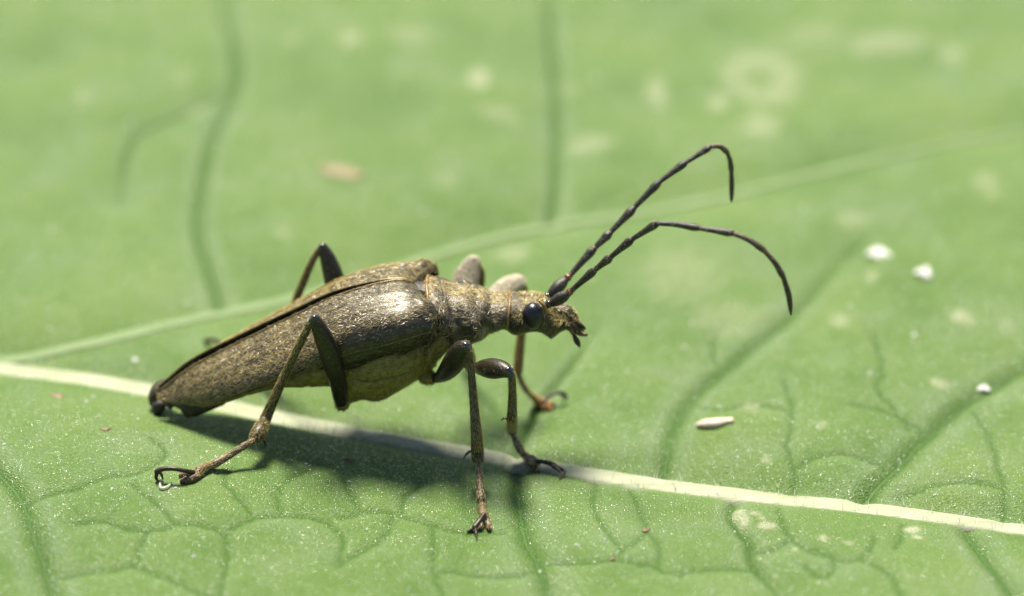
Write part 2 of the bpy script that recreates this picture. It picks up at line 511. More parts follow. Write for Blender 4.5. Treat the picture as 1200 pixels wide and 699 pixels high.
def leaf_material():
    m, nt, N, L, p = nodes('leaf_green')
    at_ = N.new('ShaderNodeAttribute'); at_.attribute_name = 'marks'
    sep = N.new('ShaderNodeSeparateColor'); L.new(at_.outputs['Color'], sep.inputs[0])
    vein, rib, blot = sep.outputs[0], sep.outputs[1], sep.outputs[2]
    big = noise(nt, 1.6, 6, 0.62)
    col = ramp(nt, big, [(0.30, (0.066, 0.130, 0.024)), (0.50, (0.100, 0.171, 0.037)), (0.70, (0.138, 0.202, 0.050))])
    med = noise(nt, 9, 4, 0.6)
    col = mix(nt, ramp(nt, med, [(0.42, (0, 0, 0)), (0.75, (0.45, 0.45, 0.45))]), col, (0.137, 0.195, 0.063))
    sheen = noise(nt, 3.1, 5, 0.6)
    col = mix(nt, ramp(nt, sheen, [(0.48, (0, 0, 0)), (0.72, (0.6, 0.6, 0.6))]), col, (0.140, 0.200, 0.100))  # sky sheen painted in as pale bluish patches
    # faint finest vein net
    tc = N.new('ShaderNodeTexCoord')
    mp = N.new('ShaderNodeMapping'); mp.inputs['Scale'].default_value = (1, 1, 0.001)
    L.new(tc.outputs['Object'], mp.inputs[0])
    wv = N.new('ShaderNodeTexNoise'); wv.inputs['Scale'].default_value = 5; L.new(mp.outputs[0], wv.inputs['Vector'])
    vm = N.new('ShaderNodeVectorMath'); vm.operation = 'MULTIPLY_ADD'
    L.new(wv.outputs['Color'], vm.inputs[0]); vm.inputs[1].default_value = (0.14, 0.14, 0); L.new(mp.outputs[0], vm.inputs[2])
    vo = N.new('ShaderNodeTexVoronoi'); vo.feature = 'DISTANCE_TO_EDGE'; vo.inputs['Scale'].default_value = 7.5
    vo.voronoi_dimensions = '2D'
    L.new(vm.outputs[0], vo.inputs['Vector'])
    net = ramp(nt, vo.outputs['Distance'], [(0.0, (1, 1, 1)), (0.055, (0, 0, 0))])
    netf = N.new('ShaderNodeMath'); netf.operation = 'MULTIPLY'; netf.inputs[1].default_value = 0.16
    L.new(net, netf.inputs[0])
    col = mix(nt, netf.outputs[0], col, (0.05, 0.11, 0.015))
    hf = N.new('ShaderNodeMath'); hf.operation = 'MULTIPLY'; hf.inputs[1].default_value = 0.42
    L.new(at_.outputs['Alpha'], hf.inputs[0])
    col = mix(nt, hf.outputs[0], col, (0.155, 0.215, 0.110))
    col = mix(nt, vein, col, (0.026, 0.082, 0.007))
    col = mix(nt, blot, col, (0.31, 0.33, 0.20))
    ribf = N.new('ShaderNodeMath'); ribf.operation = 'MULTIPLY'; ribf.inputs[1].default_value = 0.62
    L.new(rib, ribf.inputs[0])
    col = mix(nt, ribf.outputs[0], col, (0.23, 0.275, 0.15))
    # grain of the skin: pale dots, brightened to paint in sun glints
    v2 = N.new('ShaderNodeTexVoronoi'); v2.inputs['Scale'].default_value = 125; L.new(tc.outputs['Object'], v2.inputs['Vector'])
    dots = ramp(nt, v2.outputs['Distance'], [(0.0, (0.65, 0.65, 0.65)), (0.40, (0, 0, 0))])
    col = mix(nt, dots, col, (0.22, 0.26, 0.12))
    gr_ = noise(nt, 150, 2, 0.6)
    col = mix(nt, ramp(nt, gr_, [(0.40, (0.45, 0.45, 0.45)), (0.55, (0, 0, 0))]), col, (0.058, 0.108, 0.022))
    L.new(col, p.inputs['Base Color'])
    rn = noise(nt, 130, 2, 0.7)
    sc_ = N.new('ShaderNodeSeparateColor'); L.new(v2.outputs['Color'], sc_.inputs[0])
    gl = ramp(nt, sc_.outputs[0], [(0.72, (0, 0, 0)), (0.96, (1, 1, 1))])
    def span(a_, b_):
        mr = N.new('ShaderNodeMapRange'); mr.inputs['To Min'].default_value = a_; mr.inputs['To Max'].default_value = b_
        L.new(gl, mr.inputs['Value'])
        return mr.outputs[0]
    L.new(span(0.50, 0.20), p.inputs['Roughness'])
    L.new(span(0.11, 0.75), p.inputs['Specular IOR Level'])
    p.inputs['Subsurface Weight'].default_value = 0.0
    f1 = noise(nt, 160, 2, 0.6)
    b1 = bump(nt, f1, 0.6, 0.004)
    b2 = bump(nt, v2.outputs['Distance'], 0.8, 0.006, b1)
    n3 = noise(nt, 22, 3, 0.55)
    b3 = bump(nt, n3, 0.16, 0.008, b2)
    b4 = bump(nt, vo.outputs['Distance'], 0.10, 0.02, b3)
    L.new(b4, p.inputs['Normal'])
    tr = N.new('ShaderNodeBsdfTranslucent'); tr.inputs['Color'].default_value = (0.08, 0.17, 0.015, 1)
    mx = N.new('ShaderNodeMixShader'); mx.inputs[0].default_value = 0.12
    L.new(p.outputs[0], mx.inputs[1]); L.new(tr.outputs[0], mx.inputs[2])
    L.new(mx.outputs[0], N['Material Output'].inputs['Surface'])
    return m
M['leaf'] = leaf_material()

def rib_material(name, c1, c2):
    m, nt, N, L, p = nodes(name)
    f = noise(nt, 26, 4, 0.6, stretch=(0.25, 1, 1))
    L.new(ramp(nt, f, [(0.3, c1), (0.7, c2)]), p.inputs['Base Color'])
    p.inputs['Roughness'].default_value = 0.55
    p.inputs['Specular IOR Level'].default_value = 0.15
    g = noise(nt, 60, 3, 0.6, stretch=(0.3, 1, 1))
    L.new(bump(nt, g, 0.5, 0.008), p.inputs['Normal'])
    return m
M['midrib'] = rib_material('midrib_cream', (0.225, 0.245, 0.145), (0.32, 0.335, 0.225))
M['second_rib'] = rib_material('second_rib_pale', (0.118, 0.178, 0.066), (0.150, 0.205, 0.090))
M['side_vein'] = rib_material('side_vein_green', (0.038, 0.085, 0.013), (0.060, 0.115, 0.022))

leaf = tag(empty('leaf', None, (0, 0, 0)), 'large green leaf with a pale midrib that the beetle stands on', 'leaf')
blade = mesh_obj('blade', verts, faces, M['leaf'], leaf)
ca = blade.data.color_attributes.new('marks', 'FLOAT_COLOR', 'POINT')
cols = np.stack([A_vein, A_rib, np.clip(A_blot, 0, 1), np.clip(A_halo, 0, 1)], -1).reshape(-1, 4)
ca.data.foreach_set('color', cols.astype(np.float32).ravel())

def strip_vein(name, P, w0, w1, crown, mat, sink=0.004, n=None, wander=0.0, seed=1):
    """a rounded ridge that lies in its groove along a curve of the leaf"""
    n = n or len(P)
    P = catmull(P, n)
    t = np.gradient(P, axis=0); t /= np.linalg.norm(t, axis=1)[:, None]
    nn = np.stack([-t[:, 1], t[:, 0]], -1)
    u = np.linspace(-1, 1, 13)
    g = np.random.default_rng(seed)
    ws = np.linspace(w0, w1, n)[:, None] * (1 + wander * np.interp(np.arange(n), np.arange(0, n + 6, 5), g.normal(0, 1, len(np.arange(0, n + 6, 5))))[:, None])
    XY = P[:, None, :] + nn[:, None, :] * (u[None, :, None] * ws[..., None])
    base = np.array([[height(x, y) for x, y in row] for row in XY])
    z0 = base[:, 4:9].mean(1)[:, None]
    z = np.minimum(base, z0 + 0.02) * 0.3 + 0.7 * z0 + crown * np.sqrt(np.maximum(0, 1 - u[None] ** 2)) - sink
    v = np.concatenate([XY, z[..., None]], -1).reshape(-1, 3)
    f = grid_faces(n, 13, closed_v=False)
    pp = v[f[0]]
    if np.cross(pp[1] - pp[0], pp[2] - pp[0])[2] < 0:
        f = f[:, ::-1]
    return mesh_obj(name, v, f, mat, leaf)
strip_vein('midrib', rib_polys[0], RIBS[0][1] * 1.12, RIBS[0][2] * 1.12, 0.022, M['midrib'], 0.003, 220, 0.035)
strip_vein('side_rib', rib_polys[1], RIBS[1][1], RIBS[1][2], 0.02, M['second_rib'], 0.004, 160, 0.05)
for P, (px, hw) in zip(maj_polys, MAJOR):
    strip_vein('side_vein', P, hw * S0 * 0.55, hw * S0 * 0.30, 0.006, M['side_vein'], 0.004, 70, 0.04)

def stalk_material():
    return chitin('stalk_green', (0.10, 0.16, 0.04), (0.20, 0.26, 0.08), 6, 0.5, 0.4, 0.3)
b0 = rib_polys[0][0]
zb = height(b0[0], b0[1])
tube('leaf_stalk', [(b0[0] + .15, b0[1], zb - 0.16, 0.10), (b0[0] - 0.3, b0[1] + 0.05, zb - 0.7, 0.12), (b0[0] - 0.8, b0[1] + 0.2, -3.4, 0.15),
     (b0[0] - 1.0, b0[1] + 0.3, -6.3, 0.17)], stalk_material(), leaf, 40, 16)

# ground far below the leaf
def ground_material():
    m, nt, N, L, p = nodes('soil_and_litter')
    f = noise(nt, 0.6, 6, 0.65)
    L.new(ramp(nt, f, [(0.3, (0.020, 0.030, 0.010)), (0.55, (0.045, 0.065, 0.02)), (0.75, (0.08, 0.06, 0.03))]), p.inputs['Base Color'])
    p.inputs['Roughness'].default_value = 0.9
    L.new(bump(nt, noise(nt, 2.5, 6, 0.7), 0.8, 0.3), p.inputs['Normal'])
    return m
gn = 41
g1 = np.linspace(-300, 300, gn)
gx, gy = np.meshgrid(g1, g1, indexing='ij')
gz = -6.2 + low_noise(gx, gy, 60, 0.12, 21)
gr = mesh_obj('ground', np.stack([gx, gy, gz], -1).reshape(-1, 3), grid_faces(gn, gn, False)[:, ::-1].copy(), ground_material())
tag(gr, 'dark soil and litter far below the leaf', None, None, 'structure')

# ================================================================ hair on any mesh
def hairs(name, ob, count, length, width, flow, mat, parent, lift=0.25, jitter=0.35, mask=None, seed=1, curve=0.4):
    me = ob.data
    me.calc_loop_triangles()
    nt_ = len(me.loop_triangles)
    tri = np.empty(nt_ * 3, np.int32); me.loop_triangles.foreach_get('vertices', tri); tri = tri.reshape(-1, 3)
    co = np.empty(len(me.vertices) * 3, np.float32); me.vertices.foreach_get('co', co); co = co.reshape(-1, 3).astype(float)
    vn = np.empty(len(me.vertices) * 3, np.float32); me.vertices.foreach_get('normal', vn); vn = vn.reshape(-1, 3).astype(float)
    g = np.random.default_rng(seed)
    P = co[tri]
    ar = np.linalg.norm(np.cross(P[:, 1] - P[:, 0], P[:, 2] - P[:, 0]), axis=1)
    if mask is not None:
        ar = ar * mask(P.mean(1), vn[tri].mean(1))
    ar = ar / ar.sum()
    idx = g.choice(nt_, count, p=ar)
    a, b = g.random(count), g.random(count)
    s = a + b > 1
    a[s], b[s] = 1 - a[s], 1 - b[s]
    w3 = np.stack([1 - a - b, a, b], -1)[..., None]
    root = (P[idx] * w3).sum(1)
    nor = (vn[tri[idx]] * w3).sum(1); nor /= np.linalg.norm(nor, axis=1)[:, None] + 1e-9
    F = flow(root, nor) if callable(flow) else np.broadcast_to(np.array(flow, float), root.shape)
    F = F + g.normal(0, jitter, root.shape)
    F = F - nor * (F * nor).sum(1)[:, None]
    F /= np.linalg.norm(F, axis=1)[:, None] + 1e-9
    ll = length * g.uniform(0.55, 1.25, count)[:, None]
    lf = lift * g.uniform(0.4, 1.6, count)[:, None]
    side = np.cross(nor, F)
    side = side + nor * g.normal(0, 0.4, count)[:, None]
    side /= np.linalg.norm(side, axis=1)[:, None]
    wv = width * g.uniform(0.7, 1.3, count)[:, None]
    d1 = F + nor * lf; d1 /= np.linalg.norm(d1, axis=1)[:, None]
    d2 = F + nor * lf * (1 - curve * 1.5); d2 /= np.linalg.norm(d2, axis=1)[:, None]
    r0 = root - nor * width
    m1 = r0 + d1 * ll * 0.5
    tp = m1 + d2 * ll * 0.5
    V = np.stack([r0 - side * wv * .5, r0 + side * wv * .5, m1 + side * wv * .42, m1 - side * wv * .42, tp], 1).reshape(-1, 3)
    k5 = np.arange(count)[:, None] * 5
    T = np.concatenate([k5 + np.array([0, 1, 2]), k5 + np.array([0, 2, 3]), k5 + np.array([3, 2, 4])], 0)
    o = mesh_obj(name, V, T, mat, parent, smooth=False)
    o['kind'] = 'stuff'
    return o

# ================================================================ BEETLE
beetle = tag(empty('beetle', None, (0, 0, 0)), 'dark bronze longhorn beetle with golden down and long jointed antennae on the leaf', 'beetle')
COS, SIN = math.cos(PITCH), math.sin(PITCH)

# ---- elytra
SUT = [(484, 331.5), (470, 328.5), (443, 331.5), (393, 345), (347, 366), (287, 394.5), (227, 425), (198, 447), (185, 457)]
MAR = [(503, 390), (478, 397), (442, 407), (401, 416.5), (362, 429), (311, 449.5), (252, 470.5), (213, 473.5), (187, 467)]
EPI = [(500, 404), (480, 412.5), (448, 416.5), (412, 433), (366, 435), (312, 453), (253, 473), (214, 475), (188, 468.5)]
WID = [0.235, 0.256, 0.262, 0.252, 0.242, 0.222, 0.165, 0.098, 0.052]
GAP = [0.004, 0.005, 0.010, 0.021, 0.026, 0.029, 0.032, 0.028, 0.020]
NS, NT = 110, 46
def elytron_points(side):
    tab = []
    for (sx, sy), (mx_, my), (ex, ey), w, g in zip(SUT, MAR, EPI, WID, GAP):
        s_, m_, e_ = at(sx, sy, 0), at(mx_, my, -w), at(ex, ey, -w + 0.02)
        tab.append([s_.x, s_.z, m_.x, m_.z, e_.x, e_.z, w, g])
    T = np.array(tab)
    arc = np.array([[a, 0, 0] for a in np.linspace(0, 1, len(T))])
    Q = catmull(np.hstack([arc, T]), NS)[:, 3:]
    pts = np.zeros((NS, NT, 3))
    nt1 = NT - 8
    for i in range(NS):
        sxw, sz, mxw, mz, exw, ez, w, g = Q[i]
        s = i / (NS - 1)
        t = np.linspace(0, 1, nt1)
        q = 2.5 if s < 0.8 else 2.5 - (s - 0.8) * 2
        ang = t * math.pi / 2
        fy = np.sin(ang) ** (2 / q); fz = 1 - np.cos(ang) ** (2 / q)
        y = g + (w - g) * fy
        z = sz + (mz - sz) * fz
        x = sxw + (mxw - sxw) * fy
        front = math.exp(-(s / 0.09) ** 2)
        hum = math.exp(-((s - 0.045) / 0.055) ** 2) * np.exp(-((fy - 0.72) / 0.24) ** 2)
        z = z + 0.024 * hum
        x = x + front * 0.024 * np.exp(-((fy - 0.74) / 0.30) ** 2)
        z = z + 0.0045 * (np.exp(-((fy - 0.34) / 0.05) ** 2) + np.exp(-((fy - 0.60) / 0.05) ** 2)) * math.sin(math.pi * min(1, s * 1.1)) 
        z = z + 0.005 * np.exp(-((fy - 0.02) / 0.03) ** 2)
        # epipleural fold
        k_ = np.linspace(0, 1, 9)[1:]
        y2 = w + 0.004 * np.sin(k_ * math.pi) - 0.02 * k_
        z2 = mz + (ez - mz) * k_
        x2 = mxw + (exw - mxw) * k_
        pts[i, :, 0] = np.r_[x, x2]; pts[i, :, 1] = np.r_[y, y2]; pts[i, :, 2] = np.r_[z, z2]
    # rounded roll of the front edge
    c = pts[0].copy()
    cen = np.array([c[:, 0].mean() - 0.02, 0.06, c[:, 2].mean() - 0.05])
    roll = []
    for a in np.linspace(0, 1, 7)[1:]:
        q_ = c.copy()
        q_[:, 0] += 0.018 * math.sin(a * math.pi / 2)
        k_ = 1 - 0.24 * (1 - math.cos(a * math.pi / 2))
        q_[:, 1] = cen[1] + (q_[:, 1] - cen[1]) * k_
        q_[:, 2] = cen[2] + (q_[:, 2] - cen[2]) * k_
        roll.append(q_)
    pts = np.concatenate([np.array(roll[::-1]), pts], 0)
    pts[..., 1] *= side
    return pts

elytra = []
for side in (-1, 1):
    P = elytron_points(side)
    f = grid_faces(P.shape[0], P.shape[1], closed_v=False)
    if side == -1:
        f = f[:, ::-1]
    f = f[:, ::-1].copy()
    ob = mesh_obj('elytron', P.reshape(-1, 3), f, M['elytron'], beetle)
    # normals outwards
    n0 = ob.data.polygons[f.shape[0] // 3].normal
    c0 = ob.data.polygons[f.shape[0] // 3].center
    if n0.z * 1.0 + n0.y * side * 0.4 < 0:
        ob.data.flip_normals(); ob.data.update()
    sm = ob.modifiers.new('thickness', 'SOLIDIFY'); sm.thickness = 0.010; sm.offset = -1
    elytra.append(ob)
    for nm, col_, rad in (('sutural_edge', 0, 0.0042), ('lateral_edge', NT - 9, 0.0034)):
        q_ = P[6:, col_]
        tube(nm, [list(v_) + [rad] for v_ in q_[::6]], M['edge'], ob, 90, 8)
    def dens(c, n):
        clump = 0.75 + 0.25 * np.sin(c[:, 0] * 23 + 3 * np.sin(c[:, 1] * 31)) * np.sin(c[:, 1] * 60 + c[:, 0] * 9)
        flank = np.where((np.abs(n[:, 1]) > 0.75) & (c[:, 0] > -0.75), 0.12, 1.0)  # down thinned on the front flank to darken it like shade
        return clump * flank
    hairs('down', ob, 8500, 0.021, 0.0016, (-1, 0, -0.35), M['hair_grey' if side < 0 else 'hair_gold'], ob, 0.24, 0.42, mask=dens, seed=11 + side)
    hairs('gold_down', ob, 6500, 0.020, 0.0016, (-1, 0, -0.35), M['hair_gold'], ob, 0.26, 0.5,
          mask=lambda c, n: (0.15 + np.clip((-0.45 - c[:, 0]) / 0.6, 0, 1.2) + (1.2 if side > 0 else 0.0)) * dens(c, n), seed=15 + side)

# ---- lofted trunk pieces: pixel column, top and bottom outline, half width
def silhouette_rings(st, n, m, power=2.0, bumps=None, yc=0.0, shear=None):
    rows = []
    for (px, top, bot, a) in st:
        c = at(px, (top + bot) / 2, 0)
        hv = (bot - top) / 2 * S0
        b = math.sqrt(max(1e-6, hv * hv - (a * SIN) ** 2)) / COS
        rows.append([c.x, 0, 0, c.z, a, max(b, 0.3 * hv)])
    Q = catmull(rows, n)
    ang = np.linspace(0, 2 * np.pi, m, endpoint=False)
    rings = np.zeros((n, m, 3))
    for i, (x, _, _, zc, a, b) in enumerate(Q):
        ca_, sa_ = np.cos(ang), np.sin(ang)
        k_ = 1.0
        if bumps is not None:
            k_ = 1 + bumps(x, ang)
        e = 2 / power
        rings[i, :, 0] = x
        if shear is not None:
            rings[i, :, 0] = x + shear(x) * b * np.sign(ca_) * np.abs(ca_) ** e
        rings[i, :, 1] = yc + a * np.sign(sa_) * np.abs(sa_) ** e * k_
        rings[i, :, 2] = zc + b * np.sign(ca_) * np.abs(ca_) ** e * k_
    return rings
def fix_normals(ob):
    me = ob.data
    c = np.array([v.co for v in me.vertices]).mean(0)
    s = sum(1 if (np.array(p.center) - c) @ np.array(p.normal) > 0 else -1 for p in list(me.polygons)[::17])
    if s < 0:
        me.flip_normals(); me.update()
    return ob
def loft(name, st, n, m, mat, parent, power=2.0, bumps=None, shear=None):
    v, f = ring_mesh(silhouette_rings(st, n, m, power, bumps, 0.0, shear))
    return fix_normals(mesh_obj(name, v, f, mat, parent))
X = lambda px, Y=0.0, py=400: at(px, py, Y).x

# abdomen (dark above, seen below the wing cases), with segment creases
seg_x = [X(p) for p in (215, 250, 290, 328, 362)]
def seg_bumps(x, ang):
    return sum(-0.035 * math.exp(-((x - s) / 0.010) ** 2) for s in seg_x) * np.ones_like(ang)
abdomen = loft('abdomen', [(196, 460, 474, .035), (205, 452, 477, .055), (218, 443, 482, .085), (232, 436, 480, .11), (265, 421, 472, .15), (300, 405, 461, .18),
                           (330, 391, 454, .20), (360, 377, 453, .21), (390, 366, 452, .215), (420, 356, 462, .215)], 80, 48, M['sternum'], beetle, 2.2, seg_bumps)
hairs('down', abdomen, 1500, 0.022, 0.0018, (-1, 0, -0.2), M['hair_olive'], abdomen, 0.25, 0.4, seed=31)
# dark upper side of the abdomen under the open seam
dor = catmull([list(at(px, py, 0)) + [w] for px, py, w in ((478, 336, .06), (443, 339, .10), (393, 352, .12), (347, 373, .12), (287, 402, .11), (227, 432, .08), (198, 452, .04))], 60)
vv = []
for x, y, z, w in dor:
    for u in np.linspace(-1, 1, 9):
        vv.append((x, u * w, z - 0.03 * u * u))
mesh_obj('tergite', np.array(vv), grid_faces(60, 9, False), M['abdomen'], beetle)
# tail segments
def px_tube(name, rows, mat, parent, n=20, m=14, fa=None, fk=1.0):
    """rows: px, py, Y, radius in px"""
    return tube(name, [list(at(a, b, c)) + [r * S0] for a, b, c, r in rows], mat, parent, n, m, fa, fk)
def px_prism(name, outline, y0, y1, mat, parent, inset=0.22):
    """a chunky plate with rounded-off flanks, from an outline and a depth range"""
    O = np.array(outline, float)
    c = O.mean(0)
    lay = []
    for t_, k_ in ((0, 1 - inset * 1.6), (0.12, 1 - inset * .6), (0.3, 1 - inset * .12), (0.5, 1.0), (0.7, 1 - inset * .12), (0.88, 1 - inset * .6), (1, 1 - inset * 1.6)):
        Y_ = y0 + (y1 - y0) * t_
        ym_ = (y0 + y1) / 2
        lay.append([list(at(*(c + (q - c) * k_), ym_)[:]) for q in O])
        for row in lay[-1]:
            row[1] = Y_
    v, f = ring_mesh(np.array(lay))
    return fix_normals(mesh_obj(name, v, f, mat, parent, True))
px_prism('tail_segment', [(204, 456), (197, 450), (189, 448), (182, 451.5), (176, 457), (173.5, 464), (175, 471), (178, 474), (186, 474), (194, 472), (202, 470)], 0.004, 0.10, M['abdomen'], beetle)
px_prism('tail_plate', [(195, 466), (186, 466), (178, 470), (179, 476), (181, 484), (185, 484.8), (189, 483.5), (193, 478), (197, 472)], -0.030, 0.05, M['abdomen'], beetle)
px_prism('tail_plate', [(207, 466), (197, 468), (194, 472), (197, 475.5), (200, 477), (203, 475.5), (207, 471)], -0.07, -0.01, M['abdomen'], beetle)
px_prism('tail_plate', [(207, 468), (210, 475), (214, 481), (219, 484.5), (226, 484), (234, 481.5), (250, 475), (268, 467.5), (262, 463), (240, 464), (220, 466)], -0.115, 0.0, M['abdomen'], beetle)

# metathorax: olive, downy
metathorax = loft('metathorax', [(394, 366, 470, .19), (404, 362, 474, .215), (414, 357, 471, .225), (426, 352, 468, .23), (440, 348, 470, .232), (452, 346, 467, .23), (464, 345, 460, .225),
                                 (478, 346, 452, .215), (490, 348, 444, .20), (502, 349, 436, .18), (512, 350, 428, .16)], 64, 64, M['sternum'], beetle, 2.15)
hairs('down', metathorax, 3000, 0.026, 0.0018, (-0.8, 0, -0.7), M['hair_olive'], metathorax, 0.28, 0.45, seed=41)
mesothorax = loft('mesothorax', [(488, 344, 440, .19), (500, 340, 434, .185), (510, 336, 426, .168), (520, 334, 416, .15), (530, 334, 408, .14)], 30, 48, M['head'], beetle, 2.1)
hairs('down', mesothorax, 2600, 0.026, 0.002, (-0.7, 0, -0.6), M['hair_gold'], mesothorax, 0.3, 0.5, seed=43)

# side plates laid over the thorax
from mathutils.bvhtree import BVHTree
def plate(name, poly, on, mat, rise=0.012, n=26, hair=0, seed=0):
    me = on.data
    bv = BVHTree.FromPolygons([v.co[:] for v in me.vertices], [p.vertices[:] for p in me.polygons])
    P = np.array(poly, float)
    c = P.mean(0)
    rim = catmull(np.vstack([P, P[:1]]), 41)[:-1]
    rings = 8
    vs = []
    for k_ in range(rings + 1):
        f_ = 1 - k_ / rings
        for q in rim:
            x, y = c + (q - c) * max(f_, 0.02)
            hit, nor, _, _ = bv.ray_cast(CAM, ray(x, y).normalized())
            if hit is None:
                hit, nor, _, _ = bv.find_nearest(at(x, y, -0.2))
            h = rise * (1 - max(0, (f_ - 0.72) / 0.28) ** 2) - 0.004
            vs.append(hit + nor * h)
    vs = np.array([v[:] for v in vs])
    ob = mesh_obj(name, vs, grid_faces(rings + 1, 40), mat, beetle)
    p0 = ob.data.polygons[len(ob.data.polygons) // 2]
    if p0.normal.y > 0:
        ob.data.flip_normals(); ob.data.update()
    if hair:
        hairs('down', ob, hair, 0.024, 0.0018, (-0.8, 0, -0.6), M['hair_olive'], ob, 0.25, 0.4, seed=seed)
    return ob
M['side_plate'] = chitin('side_plate_olive', (0.13, 0.104, 0.011), (0.28, 0.23, 0.04), 60, 0.42, 0.4, 0.6)
M['yellow_plate'] = chitin('yellow_plate', (0.15, 0.115, 0.02), (0.26, 0.21, 0.045), 60, 0.45, 0.4, 0.5)
plate('side_plate', [(412, 437), (425, 425), (442, 418), (460, 414), (480, 413), (494, 402), (499, 406), (497, 420), (489, 431), (462, 438), (434, 443), (416, 441)], metathorax, M['side_plate'], 0.016, hair=1600, seed=51)
plate('lower_plate', [(413, 444), (432, 446), (462, 441), (489, 434), (486, 443), (470, 455), (452, 464), (438, 466), (422, 463), (412, 462)], metathorax, M['side_plate'], 0.012, hair=1500, seed=52)
plate('side_plate', [(502, 408), (510, 398), (518, 389), (527, 390), (530, 398), (524, 408), (512, 420), (502, 428), (498, 424)], mesothorax, M['yellow_plate'], 0.02, hair=700, seed=53)

# scutellum between the wing cases
sc = [at(511, 331, 0), at(478, 332, 0)]
vv, ff = [], []
for i, s in enumerate(np.linspace(0, 1, 10)):
    c = sc[0].lerp(sc[1], s)
    w = 0.055 * (1 - s) ** 0.7 + 0.004
    for u in np.linspace(-1, 1, 9):
        vv.append((c.x, u * w, c.z - 0.004 + 0.010 * (1 - u * u) - 0.02 * (1 - s)))
mesh_obj('scutellum', np.array(vv), grid_faces(10, 9, False), M['abdomen'], beetle)

# ---- pronotum
def pro_bumps(x, ang):
    d = lambda px, w: math.exp(-((x - X(px)) / (w * S0)) ** 2)
    top = np.exp(-(np.minimum(ang, 2 * np.pi - ang) / 0.16) ** 2)
    # ang: 0 = top, grows towards +y; the camera's flank is near 3/2 pi
    b = 0
    for side in (1.5 * np.pi, 0.5 * np.pi):
        ds = lambda a0, w: np.exp(-((ang - a0) / w) ** 2)
        up = 1 if side > 4 else -1
        b = b + 0.10 * d(560, 7) * ds(side + up * 0.25, 0.45)
        b = b + 0.07 * d(527, 10) * ds(side + up * 0.55, 0.45)
        b = b + 0.06 * d(548, 8) * ds(side + up * 1.05, 0.35)
        b = b - 0.09 * d(543, 5) * ds(side + up * 0.1, 0.5)
        b = b - 0.05 * d(535, 5) * ds(side + up * 0.75, 0.3)
    b = b - 0.06 * top * d(540, 16) - 0.07 * d(575, 5)
    return b
def pro_shear(x):
    return np.interp(x, [X(508), X(540), X(575), X(597)], [-0.26, -0.16, 0.0, 0.12])
pronotum = loft('pronotum', [(508, 330, 404, .140), (511, 326, 408, .152), (518, 325, 411, .163), (530, 329, 410, .165), (541, 331, 406, .160), (553, 332, 402, .158), (562, 335, 399, .150),
                             (570, 338, 395, .125), (578, 341, 391, .108), (586, 342, 387, .101), (592, 342, 386, .099), (597, 343.5, 386, .095)], 90, 72, M['pronotum'], beetle, 2.1, pro_bumps, pro_shear)
def swirl(r, n):
    F = np.zeros_like(r)
    F[:, 0] = -0.6 + 0.9 * np.sin(r[:, 0] * 38 + r[:, 2] * 20)
    F[:, 1] = 0.5 * np.sin(r[:, 2] * 45)
    F[:, 2] = -0.5 + 0.8 * np.cos(r[:, 0] * 30)
    return F
hairs('down', pronotum, 3400, 0.028, 0.0019, swirl, M['hair_grey'], pronotum, 0.25, 0.35, mask=lambda c, n: 0.06 + (np.sin(c[:, 0] * 55 + 2 * np.sin(c[:, 2] * 40)) * np.sin(c[:, 2] * 48 + c[:, 1] * 20) > 0.1) * 1.0, seed=61)
hairs('crest_down', pronotum, 1500, 0.026, 0.0018, (-0.9, 0, 0.1), M['hair_bright'], pronotum, 0.35, 0.4, mask=lambda c, n: (np.abs(c[:, 1]) < 0.05) * (n[:, 2] > 0.2) + 0.04, seed=62)
def ring_rim(name, loft_st, r, mat, parent, tilt=0.0):
    rg = silhouette_rings(loft_st, 3, 40, 2.1)[1]
    rg = np.vstack([rg, rg[:1]])
    pts = [(q[0] + tilt * (q[2] - rg[:, 2].mean()), q[1], q[2], r) for q in rg]
    return tube(name, pts, mat, parent, 90, 8)
ring_rim('pronotum_rim', [(510, 324, 409, .156), (511, 324, 409, .158), (512, 324, 409, .160)], 0.0062, M['rim'], pronotum, -0.26)
ring_rim('collar', [(594, 341.5, 386, .1), (595, 341.5, 386, .101), (596, 341.5, 386, .101)], 0.0045, M['rim'], pronotum, 0.14)

# ---- head
def head_bumps(x, ang):
    d = lambda px, w: math.exp(-((x - X(px)) / (w * S0)) ** 2)
    top = np.exp(-(np.minimum(ang, 2 * np.pi - ang) / 0.3) ** 2)
    return -0.05 * top * d(630, 14) + 0.04 * np.cos(2 * ang) * d(605, 7)
head = loft('head', [(586, 348, 380, .065), (596, 344, 389, .092), (603, 343.5, 392.5, .102), (611, 343, 391.5, .106), (620, 343, 389.5, .106), (629, 343.5, 389, .104), (636, 345, 391, .098),
                     (642, 348.5, 395, .086), (645.5, 353, 397.5, .076), (650, 357, 395, .070), (656, 359.5, 390, .064), (664, 362, 386.5, .058),
                     (670, 367, 385.5, .053), (675, 372, 385.5, .046), (679, 377, 386, .036)], 90, 64, M['head'], beetle, 2.1, head_bumps)
hairs('down', head, 1700, 0.022, 0.0017, (-0.5, 0, -0.5), M['hair_gold'], head, 0.3, 0.5, mask=lambda c, n: 0.12 + (n[:, 2] > 0.25) * 1.0, seed=71)
hairs('brow_down', head, 800, 0.026, 0.0023, (-0.4, 0, 0.4), M['hair_bright'], head, 0.45, 0.5,
      mask=lambda c, n: ((c[:, 0] > X(612)) & (c[:, 0] < X(648)) & (n[:, 2] > 0.35)) * 1.0 + ((c[:, 0] > X(650)) & (n[:, 2] > 0.2)) * 1.2, seed=72)
def eye(side):
    c = at(624.5, 370.5, -0.080)
    return ellipsoid('eye', (c.x, side * (0.080 if side < 0 else 0.066), c.z - (0 if side < 0 else 0.045)), (0.0445, 0.046, 0.057), M['eye'], head, 24, 32)
eye(-1); eye(1)
